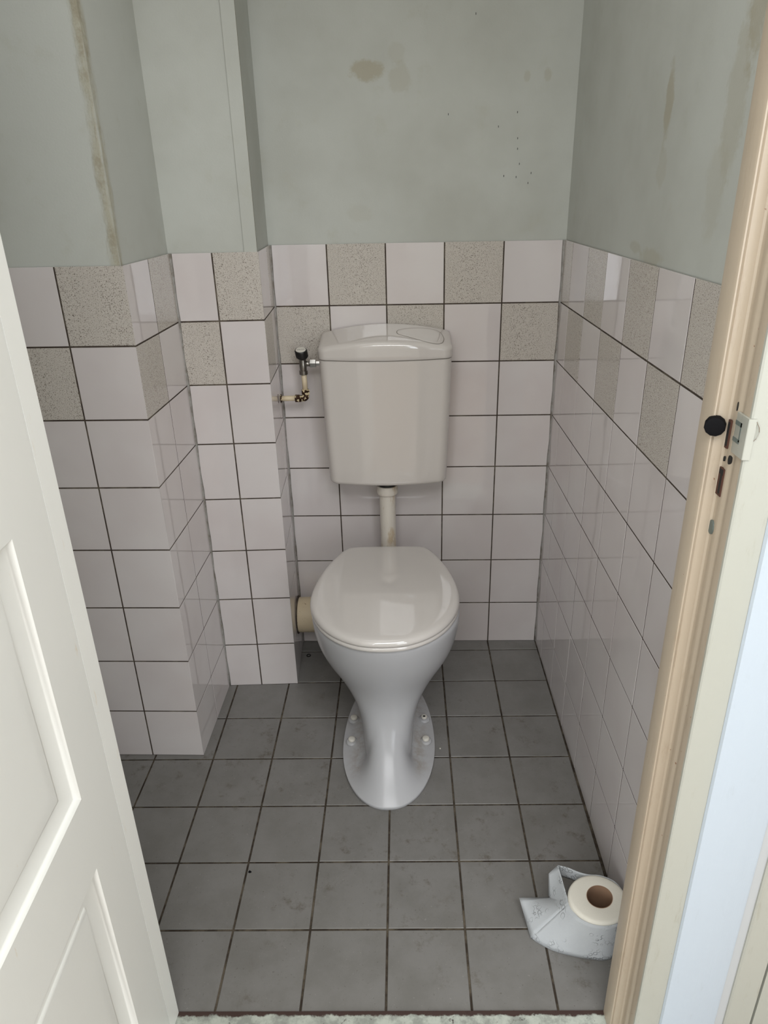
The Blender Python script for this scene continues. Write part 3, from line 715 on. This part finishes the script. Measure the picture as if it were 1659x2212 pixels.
TILT = Matrix.Translation((XT, VY, KZ)) @ Matrix.Rotation(radians(18), 4, 'X') @ Matrix.Translation((-XT, -VY, -KZ))
for o in [kn]+list(kn.children): o.data.transform(TILT)
# ------------------------------------------------------------------ toilet roll with loose sheet
RX, RY, RR, RH = .4030, -.3140, .0560, .098
tr = empty('toilet_roll', (RX, RY, 0)); tag(tr, 'partly unrolled white toilet paper roll standing on the floor by the jamb', 'toilet paper')
def rpart(name, bm, m_, label=None, **k):
    o = child(obj(name, bm, m_, **k), tr)
    if label: o['label'] = label
    return o
CRD = .0255; ecx, ecy = RX+.0035, RY+.0022
RYS = .90
def circ(cx_, cy_, r, z, n=64, sq=0): return [(cx_+r*cos(2*pi*k/n)*(1+sq*cos(2*(2*pi*k/n)+.9)), cy_+RYS*r*sin(2*pi*k/n)*(1+sq*cos(2*(2*pi*k/n)+.9)), z) for k in range(n)]
bm = bmesh.new()
rings(bm, [circ(ecx, ecy, CRD, .001, sq=-.05), circ(RX, RY, RR-.001, .0008), circ(RX, RY, RR, .002), circ(RX, RY, RR, RH-.006), circ(RX, RY, RR-.0012, RH-.0022), circ(RX, RY, RR-.004, RH-.0004), circ(RX, RY, RR-.007, RH),
           circ(ecx, ecy, CRD+.002, RH+.0004, sq=-.05), circ(ecx, ecy, CRD, RH, sq=-.05)], False, False)
rpart('wound_paper', bm, M['tissue_end'], angle=60)
bm = bmesh.new(); rings(bm, [circ(ecx, ecy, CRD+.0004, .001, sq=-.05), circ(ecx, ecy, CRD+.0002, RH+.0002, sq=-.05), circ(ecx, ecy, CRD-.0009, RH+.0002, sq=-.05), circ(ecx, ecy, CRD-.0009, .001, sq=-.05)], False, False)
rpart('cardboard_core', bm, M['cardboard'], 'brown cardboard core', smooth=False)
# loose sheet as one ruled ribbon: (upper, lower) stations
def smooth_st(st, k):
    out = []
    for i in range(len(st)-1):
        p0, p1, p2, p3 = st[max(i-1, 0)], st[i], st[i+1], st[min(i+2, len(st)-1)]
        for j in range(k):
            t_ = j/k; row = []
            for q in (0, 1):
                a, b, c_, e_ = Vector(p0[q]), Vector(p1[q]), Vector(p2[q]), Vector(p3[q])
                row.append(.5*(2*b+(c_-a)*t_+(2*a-5*b+4*c_-e_)*t_*t_+(3*b-a-3*c_+e_)*t_**3))
            out.append(row)
    out.append([Vector(st[-1][0]), Vector(st[-1][1])]); return out
def ribbon(bm, st, m_=9):
    grid = [[bm.verts.new(a.lerp(b, i/m_)) for i in range(m_+1)] for a, b in st]
    for r0, r1 in zip(grid, grid[1:]):
        for i in range(m_): bm.faces.new((r0[i], r0[i+1], r1[i+1], r1[i]))
    return grid
e1 = RR+.0008
def onr(deg, z, r=e1): return (RX+r*cos(radians(deg)), RY+RYS*r*sin(radians(deg)), z)
U3 = (.3478, -.3178, .0885); L3 = (.2790, -.3268, .0012)
skirt = [(onr(-8, .092), onr(-8, .0015, e1)), (onr(-35, .092), onr(-35, .0012, e1+.001)), (onr(-62, .092), onr(-60, .001, e1+.003)), (onr(-84, .0915), (.4130, -.3695, .001)),
         (onr(-105, .091), (.3870, -.3680, .001)), (onr(-125, .0905), (.3560, -.3625, .001)), (onr(-145, .090), (.3150, -.3500, .001)), (U3, L3)]
bm = bmesh.new(); ribbon(bm, smooth_st(skirt, 6))
# beyond the crease the sheet folds back: free end panel, then the narrow band up to the far corner
E0 = (.2650, -.2610, .028); E1 = (.3225, -.2650, .034); E2 = (.3243, -.2436, .075); E3 = (.3413, -.2444, .1)
def quad(a, b, c_, e_, n=8, sag=0):
    a, b, c_, e_ = map(Vector, (a, b, c_, e_)); nn = (b-a).cross(e_-a).normalized()
    g_ = [[bm.verts.new((a.lerp(b, i/n)).lerp(e_.lerp(c_, i/n), j/n)+nn*sag*sin(pi*i/n)*sin(pi*j/n)) for i in range(n+1)] for j in range(n+1)]
    for j in range(n):
        for i in range(n): bm.faces.new((g_[j][i], g_[j][i+1], g_[j+1][i+1], g_[j+1][i]))
quad(L3, U3, E1, E0, sag=.004)
quad(U3, E1, E2, E3, sag=.002)
band = [(E3, (.3500, -.2465, .070)), ((.3600, -.2500, .0995), (.3640, -.2500, .068)), ((.3800, -.2585, .0975), (.3790, -.2560, .066)), (onr(95, .0965), onr(100, .06)), (onr(70, .0965), onr(75, .05)), (onr(40, .0965), onr(45, .02)), (onr(0, .0960), onr(0, .002))]
ribbon(bm, smooth_st(band, 5), 5)
bmesh.ops.remove_doubles(bm, verts=bm.verts, dist=2e-4)
bmesh.ops.recalc_face_normals(bm, faces=bm.faces)
o = rpart('loose_sheet', bm, M['tissue'], 'loose embossed sheet wrapped around the roll', smooth=False, angle=50)
md = o.modifiers.new('thickness', 'SOLIDIFY'); md.thickness = .00035; md.offset = 0

# ------------------------------------------------------------------ small things lying on the floor
bm = bmesh.new()
n_, k_ = 28, 8; vs = []
for i in range(n_):
    a = 2*pi*i/n_; vs.append([bm.verts.new((-.2640+(.0058+.0013*cos(2*pi*j/k_))*cos(a), .590+(.0058+.0013*cos(2*pi*j/k_))*sin(a), .0016+.0013*sin(2*pi*j/k_))) for j in range(k_)])
for i in range(n_):
    for j in range(k_): bm.faces.new((vs[i][j], vs[(i+1) % n_][j], vs[(i+1) % n_][(j+1) % k_], vs[i][(j+1) % k_]))
tag(obj('rubber_ring', bm, M['black_rubber'], smooth=True), 'tiny black rubber ring on the floor behind the toilet, by the pipe casing', 'ring')
def crumb(name, x, y, r, h, m_, label, cat, seed):
    rnd = random.Random(seed); bm = bmesh.new(); n = 7
    b = [(x+r*(.7+.5*rnd.random())*cos(2*pi*k/n), y+r*(.7+.5*rnd.random())*sin(2*pi*k/n)) for k in range(n)]
    rings(bm, [[(a, c_, .0001) for a, c_ in b], [(x+(a-x)*.8, y+(c_-y)*.8, h) for a, c_ in b], [(x+(a-x)*.3, y+(c_-y)*.3, h*1.2) for a, c_ in b]])
    return tag(obj(name, bm, m_), label, cat)
crumb('plaster_crumb', .1290, .1830, .0024, .002, M['cap_white'], 'white plaster crumb on the floor right of the toilet foot', 'crumb', 1)
crumb('dirt_chip', -.2985, -.1765, .0036, .0015, M['black_rubber'], 'small black chip on the left floor tiles near the door', 'chip', 2)
